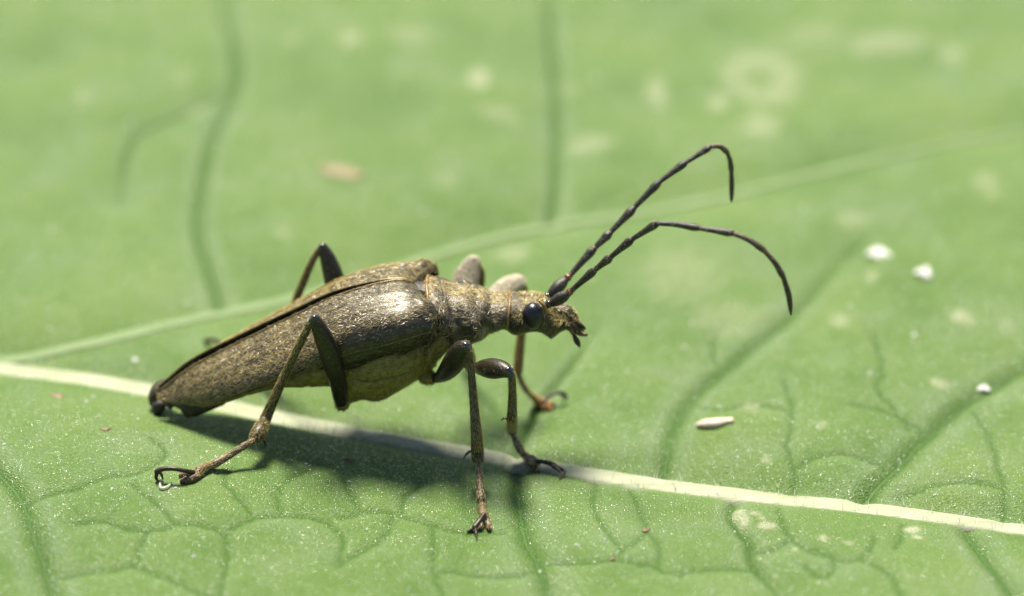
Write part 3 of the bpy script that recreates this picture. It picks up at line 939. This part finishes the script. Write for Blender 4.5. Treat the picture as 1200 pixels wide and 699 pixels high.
# brow plates in front of the eye, antenna sockets
px_tube('eye_rim', [(632, 353, -.088, 1.6), (637, 358, -.096, 2.2), (641, 366, -.092, 1.8)], M['rim'], head, 12, 8)
px_tube('antenna_socket', [(639, 359, -.058, 4), (643.5, 356.5, -.062, 5)], M['joint'], head, 8, 14)
px_tube('antenna_socket', [(636, 350, .045, 4), (642, 347.5, .05, 5)], M['joint'], head, 8, 14)
# mouthparts
clyp = px_tube('clypeus', [(652, 361, 0, 5), (661, 364, 0, 7), (669, 370, 0, 7), (675, 378, 0, 5), (680, 384, 0, 3)], M['head'], head, 18, 16, (0, 1, 0), 1.7)
hairs('down', clyp, 320, 0.024, 0.0022, (0.7, 0, -0.6), M['hair_bright'], head, 0.45, 0.5, seed=75)
for yy in (-0.035, 0.03):
    px_tube('mandible', [(660, 379, yy * 1.4, 4), (670, 382, yy * 1.3, 4), (678, 385, yy, 3.0), (684, 388, yy * .4, 1.2)], M['claw'], head, 16, 12)
px_tube('palp', [(664, 384, -.05, 2.6), (669, 387, -.055, 2.8), (671, 391, -.058, 2.4)], M['palp'], head, 10, 10)
px_tube('palp_tip', [(672, 392, -.058, 1.6), (674.5, 397, -.06, 3.2), (677, 402, -.06, 3.4), (679, 406, -.06, 1.6)], M['claw'], head, 12, 12)
px_tube('palp', [(668, 384, -.02, 2.6), (675, 389, -.03, 3.0), (681, 392, -.035, 2.6), (687, 392.5, -.035, 2.2)], M['palp'], head, 14, 10)
px_tube('palp', [(670, 382, .03, 2.4), (677, 386, .03, 2.6), (683, 386, .03, 1.8)], M['palp'], head, 12, 10)
px_tube('palp_tip', [(672, 376, -.03, 2.4), (680, 381, -.035, 2.6), (685, 385, -.035, 1.8)], M['claw'], head, 12, 10)

# ---- antennae: joints given as px, py, Y; each segment widens towards its far end
def antenna(joints, radii, ped):
    a = empty('antenna', beetle)
    for i in range(len(joints) - 1):
        p0, p1 = joints[i], joints[i + 1]
        r = radii[i]
        q0, q1 = np.array(at(*p0[:3])), np.array(at(*p1[:3]))
        mid = [np.array(at(*p)) for p in (p0[3] if len(p0) > 3 else [])]
        ks = np.linspace(0, 1, len(mid) + 2)
        line = catmull([q0] + mid + [q1], 9)
        if i == 0:
            prof = [.5, .75, .92, 1.02, 1.08, 1.08, 1.02, .92, .7]
        elif i == 1:
            prof = [.7, .85, .95, 1.0, 1.05, 1.05, 1.0, .9, .75]
        else:
            prof = [.62, .66, .70, .75, .81, .89, .99, 1.06, .84] if i < 8 else ([.72, .76, .8, .84, .88, .92, .98, 1.04, .9] if i < 10 else [.8, .88, .94, 1, 1, .95, .85, .65, .3])
        rows = [list(c) + [r * S0 * k_] for c, k_ in zip(line, prof)]
        name = 'scape' if i == 0 else ('pedicel' if i == 1 else 'antenna_segment')
        mt = M['amber'] if i == 1 else (M['antenna'] if i < 8 else M['antenna_tip'])
        s_ = tube(name, rows, mt, a, 22, 12)
        if i >= 2:
            u_ = (line[1] - line[0]) / np.linalg.norm(line[1] - line[0])
            tube('antenna_joint', [list(line[0] - u_ * r * S0 * .5) + [r * S0 * .74], list(line[0] + u_ * r * S0 * .35) + [r * S0 * .72]], M['rim'] if i > 2 else M['amber'], a, 5, 10)
        hairs('down', s_, 260 if i > 1 else 160, 0.010, 0.0013, tuple(q1 - q0), M['hair_grey'], a, 0.3, 0.3, seed=100 + i)
    return a
antenna([(645.5, 356.5, -.065), (664.5, 345, -.09), (670, 340.5, -.10), (696.5, 317, -.14), (714.5, 302.5, -.165), (739.5, 281.5, -.20), (770, 262, -.235),
         (818.5, 267.5, -.29, [(795, 263.5, -.26)]), (858, 273.5, -.33), (895, 293.5, -.37, [(878, 281.5, -.35)]), (918, 325, -.40, [(908, 308, -.39)]), (927, 369, -.42)] [:6] +
        [(770, 262, -.235, [(795, 263.5, -.26)]), (818.5, 267.5, -.29), (858, 273.5, -.33, [(878, 281.5, -.35)]), (895, 293.5, -.37, [(908, 308, -.39)]), (918, 325, -.40, [(924.5, 347, -.41)]), (927, 369, -.42)],
        [6.8, 4.4, 4.9, 5.0, 4.8, 4.6, 4.3, 4.3, 3.7, 3.6, 3.4], 1)
antenna([(643.5, 347, .05), (662, 329, .09), (668, 323, .10), (696, 291.5, .155), (714, 274, .18), (742, 245, .23), (772, 214, .28), (803, 191, .32),
         (832, 172.5, .36, [(843, 172, .37)]), (852, 178.5, .40, [(855.5, 188, .40)]), (857, 200, .40, [(857.5, 220, .385)]), (857, 237, .37)],
        [7.0, 4.4, 5.1, 5.2, 5.0, 4.8, 4.5, 4.2, 3.4, 3.3, 3.1], 1)

# ---- legs
def curve_rows(rows, n):
    return catmull([list(at(a, b, c)) + [r * S0] for a, b, c, r in rows], n)
def leg(coxa, femur, tibia, tarsus, lobes, claw_seg, claws, spur=None, tib_mat='tibia', tar_mat='tarsus', fem_mat='leg', toward=(0, 1, 0), seed=0, hair_n=900, fem_hair=1800):
    L_ = empty('leg', beetle)
    if coxa:
        c_ = px_tube('coxa', coxa, M['sternum'], L_, 14, 18)
        hairs('down', c_, 500, 0.022, 0.0017, (-.3, 0, -1), M['hair_olive'], L_, .3, .5, seed=seed + 1)
    fe = px_tube('femur', femur, M[fem_mat], L_, 34, 22)
    d = np.array(at(*femur[-1][:3])) - np.array(at(*femur[0][:3]))
    hairs('down', fe, fem_hair, 0.015, 0.0020 if fem_hair < 5000 else 0.0028, tuple(d), M['hair_grey' if fem_hair < 5000 else 'hair_sunlit'], L_, 0.12 if fem_hair < 5000 else 0.7, 0.2, seed=seed + 2)
    k_ = femur[-1]
    kn = px_tube('knee', [(k_[0], k_[1] - 1, k_[2] - .006, k_[3] * .72), (tibia[0][0], tibia[0][1], tibia[0][2] - .004, tibia[0][3] * 0.95)], M['joint'], L_, 10, 16)
    rm = px_tube('knee_rim', [(k_[0] - .5, k_[1] - 1.2, k_[2] + .004, k_[3] * .80), (k_[0] + .5, k_[1] + .4, k_[2] + .002, k_[3] * .80)], M['rim'], L_, 6, 16)
    ti = px_tube('tibia', tibia, M[tib_mat], L_, 40, 18)
    d = np.array(at(*tibia[-1][:3])) - np.array(at(*tibia[0][:3]))
    hairs('down', ti, hair_n + 2400, 0.015, 0.0010, tuple(d / np.linalg.norm(d)), M['hair_gold' if tib_mat == 'tibia' else 'hair_olive'], L_, 0.5, 0.25, seed=seed + 3)
    for s_ in tarsus:
        t_ = px_tube('tarsal_segment', s_, M[tar_mat], L_, 20, 16)
        d = np.array(at(*s_[-1][:3])) - np.array(at(*s_[0][:3]))
        hairs('down', t_, 500, 0.013, 0.0016, tuple(d / np.linalg.norm(d)), M['hair_bright'], L_, 0.35, 0.3, seed=seed + 4)
    for s_ in lobes:
        t_ = px_tube('tarsal_lobe', s_, M[tar_mat], L_, 14, 12)
        hairs('down', t_, 200, 0.012, 0.0016, (0, 0, -1), M['hair_bright'], L_, 0.35, 0.6, seed=seed + 5)
    px_tube('claw_segment', claw_seg, M['claw'], L_, 20, 12)
    for s_ in claws:
        px_tube('claw', s_, M['claw'], L_, 14, 10)
    for s_ in (spur or []):
        px_tube('spur', s_, M['joint'], L_, 8, 8)
    return L_
def g(px, py, lift):           # y of the leaf point that a pixel shows, raised by lift
    return on_leaf(px, py, lift).y
def G(px, py, r, up=0.0):      # a row resting on the leaf with radius r px
    return (px, py, g(px, py, r * S0 + up), r)

# hind leg, near side
leg([(404, 452, -.14, 11), (402, 465, -.165, 12), (401, 474, -.18, 9)],
    [(400.5, 474, -.17, 7.5), (399, 464, -.20, 9.4), (395, 445, -.235, 10.3), (388, 420, -.265, 11.6), (379, 396, -.285, 10.8), (371.5, 379, -.297, 8), (369, 374, -.30, 6.2)],
    [(364.5, 377.5, -.30, 4.0), (357, 392, -.296, 4.4), (345, 416, -.288, 4.7), (327, 455, -.275, 5.3), (312, 489, -.27, 6.6), (304, 506, g(304, 506, .125), 8.6), (300.5, 512, g(300.5, 512, .11), 8.6)],
    [[G(297, 516.5, 3.6, .095), G(283, 525, 4.0, .07), G(265, 536, 4.4, .035), G(252, 543.5, 5.2, .012)],
     [G(250, 544, 3.8, .008), G(240, 548.5, 5.4), G(233, 552, 5.6)]],
    [[G(234, 552, 3.6), G(222, 555.5, 4.6), G(212, 557.5, 3.0)], [G(236, 555, 3.6), G(224, 561, 4.4), G(213, 563.5, 3.0)]],
    [(226, 554, g(226, 554, .03), 3.2), (216, 552, g(216, 560, .02), 2.6), (203, 549.5, g(203, 560, .02), 2.7), (190, 550, g(190, 560, .015), 3.0), (184, 553, g(184, 561, .012), 3.6)],
    [[(184, 554, g(184, 561, .01), 2.4), (183, 560, g(183, 562, .01), 2.0), (185.5, 565.5, g(185, 566, .006), 0.9)],
     [(185, 552, g(185, 558, .012), 2.2), (189, 556, g(189, 560, .01), 1.8), (191, 562, g(191, 563, .006), 0.8)]],
    [[(308, 513, -.262, 1.6), (310.5, 519, -.265, 1.3), (311, 524, -.266, .5)]], seed=200)
# middle leg, near side
leg([(494, 432, -.10, 9), (499, 440, -.12, 10.5), (505, 443, -.135, 8.5)],
    [(508, 444, -.14, 5), (515, 442, -.165, 7), (524, 435, -.21, 11), (533, 423, -.265, 13.2), (540, 411.5, -.315, 11.5), (545.5, 406.5, -.345, 8)],
    [(549, 411, -.352, 5.0), (551, 422, -.357, 4.2), (553.5, 450, -.375, 4.4), (556, 480, -.405, 5.2), (558.5, 510, -.44, 6.6), (559.5, 530, g(559.5, 530, .15), 7.4), (560, 538, g(560, 538, .135), 7.0)],
    [[G(561, 543, 3.2, .115), G(561.5, 555, 3.8, .085), G(562.5, 570, 4.6, .05), G(563.5, 585, 5.2, .02)],
     [G(564, 588, 3.6, .012), G(565.5, 598, 5.2, .006), G(567, 607, 6.0)]],
    [[G(565, 604, 3.8), G(563.5, 613, 4.2), G(562.5, 619, 2.8)], [G(569, 604, 3.8), G(572, 614, 4.0), G(573, 620, 2.6)]],
    [(567, 604, g(567, 606, .03), 3.4), (562, 611, g(562, 612, .02), 3.4), (556, 618, g(556, 619, .012), 3.0)],
    [[(556, 618, g(556, 619, .010), 2.4), (551, 621.5, g(551, 622, .006), 1.6), (547, 623.5, g(547, 624, .004), .7)],
     [(557, 619, g(557, 620, .010), 2.4), (558, 626, g(558, 627, .006), 1.6), (559, 632, g(559, 633, .004), .7)]],
    [[(551, 529, -.468, 1.8), (546.5, 532.5, -.475, 1.5), (543, 538, -.48, .5)]], seed=220)
# front leg, near side
leg([(546, 412, -.10, 9), (548, 421, -.14, 9.5), (550, 428, -.17, 7)],
    [(551, 430, -.17, 5.4), (558, 431, -.20, 6.2), (567, 431.5, -.245, 10), (577, 432, -.29, 12.2), (587, 432.8, -.335, 10.6), (595, 435.5, -.37, 7.6)],
    [(599.5, 440, -.38, 4.6), (600.5, 452, -.376, 4.4), (600.5, 470, -.368, 5.0), (600, 490, -.357, 6.0), (600, 502, g(600, 502, .165), 6.2), (600.5, 506, g(600.5, 506, .15), 5.6)],
    [[G(601.5, 509, 3.2, .135), G(605, 518, 4.2, .095), G(610, 528, 5.2, .055)],
     [G(611, 530, 3.4, .05), G(616, 535, 5, .03), (622, 541, g(622, 546, .03), 5.8)]],
    [[(620, 540, g(620, 546, .03), 4), G(626, 547, 4.4), G(631, 552, 2.8)], [(623, 537, g(623, 544, .03), 4), G(631, 543, 4.0), G(636, 547, 2.6)]],
    [(624, 541, g(624, 548, .02), 3.4), (634, 541, g(634, 549, .015), 2.6), (645, 543.5, g(645, 552, .012), 3.0), (651, 546.5, g(651, 554, .01), 2.8)],
    [[(650, 546, g(650, 554, .01), 2.2), (658, 550, g(658, 556, .008), 1.8), (662, 554, g(662, 557, .006), 1.5), (660, 559, g(660, 560, .004), .6)],
     [(648, 546.5, g(648, 555, .01), 2.2), (655, 551, g(655, 557, .008), 1.8), (657.5, 556, g(657, 559, .006), 1.4), (655, 561, g(655, 562, .004), .6)]],
    [[(594, 491, -.357, 1.4), (590.5, 490.5, -.36, 1.2), (587, 493, -.36, .4)]], seed=240)
# hind leg, far side
leg(None,
    [(410, 420, .19, 7), (405, 390, .22, 9.5), (397, 352, .26, 12.5), (391, 325, .28, 12.4), (384, 303, .295, 9.5), (378.5, 290, .30, 6.0)],
    [(374, 293, .30, 4.0), (366, 306, .305, 4.2), (355, 332, .315, 4.6), (340, 368, .33, 5), (325, 400, .35, 6), (315, 418, .36, 7)],
    [[(313, 420, .365, 3.4), (300, 418, .40, 3.8), (284, 413, .47, 4.6)], [G(282, 412, 3.6, .01), G(270, 408, 5)]],
    [[G(270, 408, 3.8), G(258, 405, 4)], [G(268, 411, 3.8), G(256, 409, 4)]],
    [(262, 404, g(262, 408, .03), 3), (252, 399, g(252, 405, .02), 2.6), (246, 398.5, g(246, 403, .014), 3)],
    [[(246, 399, g(246, 403, .012), 2.2), (242, 402, g(242, 404, .008), 1.6), (242, 406, g(242, 406, .003), .6)],
     [(246, 398, g(246, 402, .012), 2.2), (240, 399, g(240, 401, .008), 1.6), (239, 403, g(239, 403, .003), .6)]], seed=260)
# middle leg, far side
leg(None,
    [(530, 385, .16, 6), (536, 360, .23, 10), (543, 337, .29, 14.5), (549, 320, .33, 13.2), (554, 309, .35, 9.5)],
    [(561, 313, .36, 5), (564, 325, .365, 4.4), (560, 352, .39, 4.5), (554, 378, .42, 5.2), (549, 395, .45, 6.4)],
    [[(548, 397, .455, 3.2), (545, 397, .50, 3.8), (541, 397, .56, 4.6)], [G(541, 398, 4.0, .01), G(538, 396, 5)]],
    [[G(538, 396, 3.8), G(533, 394, 4)], [G(541, 395, 3.8), G(540, 392, 4)]],
    [(538, 394, g(538, 397, .03), 3), (536, 390, g(536, 394, .02), 2.8), (534, 388, g(534, 391, .014), 3)],
    [[(534, 388, g(534, 391, .012), 2), (530, 388, g(530, 389, .008), 1.4), (528, 389, g(528, 389, .003), .6)],
     [(534, 387, g(534, 390, .012), 2), (533, 385, g(533, 387, .008), 1.4), (532, 385, g(532, 385, .003), .6)]], seed=280, fem_hair=11000)
# front leg, far side: sun shining through is painted as amber
leg(None,
    [(560, 375, .14, 6), (572, 360, .20, 9), (584, 347, .27, 12.5), (596, 337, .33, 12), (607, 331, .37, 9)],
    [(613, 336, .38, 5), (614, 350, .37, 4.6), (612.5, 375, .34, 4.8), (610, 400, .29, 5.2), (608, 420, .25, 5.6), (607, 436, .22, 5.6)],
    [[(607.5, 439, .212, 3.2), (611, 448, .20, 3.6), (617, 458, .19, 3.8)], [(618, 459, .19, 3.2), (624, 465, g(624, 470, .03), 4), (631, 470, g(631, 474, .02), 5)]],
    [[G(628, 470, 3.8), G(637, 476, 4.4), G(646, 479, 3)], [G(630, 468, 3.8), G(640, 472, 4.2), G(648, 475, 3)]],
    [(637, 472, g(637, 475, .03), 3), (643, 464.5, g(643, 470, .03), 2.5), (652, 460.5, g(652, 468, .025), 2.4), (659, 461, g(659, 468, .02), 2.8)],
    [[(659, 461, g(659, 468, .02), 2.2), (663.5, 464, g(663, 470, .012), 1.8), (664.5, 470, g(664, 472, .006), .7)],
     [(658, 461, g(658, 468, .02), 2.2), (660, 466, g(660, 471, .012), 1.6), (660, 472, g(660, 474, .006), .6)]],
    tib_mat='backlit_leg', tar_mat='backlit_leg', seed=300, fem_hair=11000)

# ================================================================ bits lying on the leaf
def bit_mat(name, c1, c2, rough=0.55):
    return chitin(name, c1, c2, 25, rough, 0.4, 0.5)
M['straw'] = bit_mat('straw_scale', (0.48, 0.36, 0.25), (0.66, 0.54, 0.42))
M['white'] = bit_mat('white_fluff', (0.36, 0.38, 0.32), (0.50, 0.51, 0.46), 0.7)
M['ochre'] = bit_mat('ochre_chip', (0.135, 0.105, 0.038), (0.165, 0.135, 0.055))
M['rust'] = bit_mat('rust_chip', (0.121, 0.0605, 0.0275), (0.22, 0.132, 0.0715))
def lump(name, px, py, hx, hy, hz, rotd, mat, label, cat, group=None, wobble=0.16, seed=0):
    wobble = 0.32 if name == 'white_fluff' else 0.22
    p0 = on_leaf(px, py, hz * S0 * 0.6)
    from mathutils import Euler
    o = ellipsoid(name, (0, 0, 0), (hx * S0, hy * S0, hz * S0), mat, None, 14, 20, wobble, Euler((0, 0, R(rotd))), seed)
    o.location = p0
    return tag(o, label, cat, group)
sp = [on_leaf(a, b, r * S0 * 0.7) for a, b, r in ((819, 498, 5), (827, 497, 6), (838, 496, 6), (848, 494, 4.4), (851, 493.5, 3.8), (856, 493, 3.6))]
rows = [list(p_) + [r * S0] for p_, r in zip(sp, (4.0, 7.0, 7.2, 5.6, 4.4, 4.6))]
base = Vector(rows[2][:3])
o = tube('bud_scale', [[a - base.x, b - base.y, c - base.z, r] for a, b, c, r in rows], M['straw'], None, 26, 14, (0, 0, 1), 0.75)
o.location = base
tag(o, 'pale straw bud scale with a narrow neck lying on the leaf', 'bud scale')
lump('white_fluff', 1030, 297, 14, 13, 2.5, 0, M['white'], 'oval white fluff on the leaf, the wider of a close pair', 'fluff', seed=1)
lump('white_fluff', 1083, 320, 10, 13, 3, 0, M['white'], 'round bright white fluff on the leaf, the brighter of a close pair', 'fluff', seed=2)
lump('white_fluff', 1153, 455, 7, 8, 2.2, 0, M['white'], 'small white fluff sitting in a dark side vein', 'fluff', seed=3)
lump('rust_chip', 400, 201, 32, 15, 1.2, -25, M['ochre'], 'long reddish brown chip behind the beetle wing cases', 'chip', seed=4)
lump('rust_chip', 410, 539, 6, 3, 1.2, -5, M['rust'], 'tiny brown chip in the shadow of the beetle', 'chip', seed=5)
lump('rust_chip', 124, 503, 6, 2.6, 1.0, 12, M['rust'], 'small red brown chip between the midrib and the vein left of the hind foot', 'chip', seed=6)
lump('rust_chip', 67, 464, 8, 4, 1.0, -20, M['rust'], 'small red chip just below the broad end of the midrib', 'chip', seed=7)
lump('rust_chip', 757, 622, 5, 3, 1.6, 20, M['rust'], 'tan crumb on the vein fork in front of the front foot', 'chip', seed=8)
lump('rust_chip', 718, 656, 2.4, 3, 2, 0, M['rust'], 'dark brown speck on a thin vein near the leaf crumbs', 'chip', seed=9)
# pale torn skin by the hind claw
rows = [list(on_leaf(a, b, .006)) + [r * S0] for a, b, r in ((189, 563, 1.2), (187.5, 568, 1.6), (189, 572.5, 1.9), (194, 572, 2.1), (198, 569.5, 1.7), (201, 565.5, 1.0))]
base = Vector(rows[2][:3])
o = tube('skin_shred', [[a - base.x, b - base.y, c - base.z, r] for a, b, c, r in rows], M['hair_white'], None, 24, 8)
o.location = base
tag(o, 'curled pale shred of skin beside the hind claw', 'shred')

# white specks of dust: uncountable
def specks(n, seed, x0, x1, y0, y1, r0, r1):
    g_ = np.random.default_rng(seed)
    oct_v = np.array([[1, 0, 0], [-1, 0, 0], [0, 1, 0], [0, -1, 0], [0, 0, 1], [0, 0, -1]], float)
    oct_f = np.array([[0, 2, 4], [2, 1, 4], [1, 3, 4], [3, 0, 4], [2, 0, 5], [1, 2, 5], [3, 1, 5], [0, 3, 5]])
    V, F = [], []
    for i in range(n):
        px, py = g_.uniform(x0, x1), g_.uniform(y0, y1)
        p_ = on_leaf(px, py, 0.002)
        r = r0 + (r1 - r0) * g_.random() ** 3
        a = g_.uniform(0, 6.28)
        e = g_.uniform(0.5, 1.6)
        v = oct_v * np.array([r * e, r, r * .6])
        v = v @ np.array([[math.cos(a), math.sin(a), 0], [-math.sin(a), math.cos(a), 0], [0, 0, 1]])
        V.append(v + np.array(p_)); F.append(oct_f + 6 * i)
    return np.vstack(V), np.vstack(F)
v1, f1 = specks(330, 5, -40, 1240, 440, 720, 0.0015, 0.0075)
v2, f2 = specks(80, 6, -40, 1240, 20, 440, 0.003, 0.015)
o = mesh_obj('dust', np.vstack([v1, v2]), np.vstack([f1, f2 + len(v1)]), M['white'], None, False)
tag(o, 'tiny white specks of dust scattered over the leaf', 'dust', None, 'stuff')

# fine upright hairs of the leaf, longest along the midrib
def leaf_hairs():
    g_ = np.random.default_rng(77)
    V, F = [], []
    def one(x, y, z, h, lean, w):
        a = g_.uniform(0, 6.28)
        top = np.array([x + lean * math.cos(a), y + lean * math.sin(a), z + h])
        b = g_.uniform(0, 3.14)
        s = np.array([math.cos(b), math.sin(b), 0]) * w
        p0 = np.array([x, y, z - .003])
        k_ = len(V) * 0 + sum(len(q) for q in V)
        m_ = (p0 + top) / 2 + np.array([0, 0, h * .08])
        V.append(np.array([p0 - s, p0 + s, m_ + s * .6, m_ - s * .6, top]))
        F.append(np.array([[0, 1, 2], [0, 2, 3], [3, 2, 4]]) + k_)
    P = catmull(rib_polys[0], 900)
    P = P[(P[:, 0] > -2.4) & (P[:, 0] < 2.4)]
    for _ in range(420):
        c = P[g_.integers(len(P))] + g_.normal(0, 0.05, 2)
        one(c[0], c[1], height(*c) + 0.008, g_.uniform(.015, .06), g_.uniform(0, .02), .0017)
    for _ in range(700):
        q = on_leaf(g_.uniform(-30, 1230), g_.uniform(380, 715), 0)
        one(q.x, q.y, q.z, g_.uniform(.008, .035), g_.uniform(0, .02), .0011)
    o_ = mesh_obj('leaf_hair', np.vstack(V), np.vstack(F), M['hair_white'], leaf, False)
    o_['kind'] = 'stuff'
leaf_hairs()
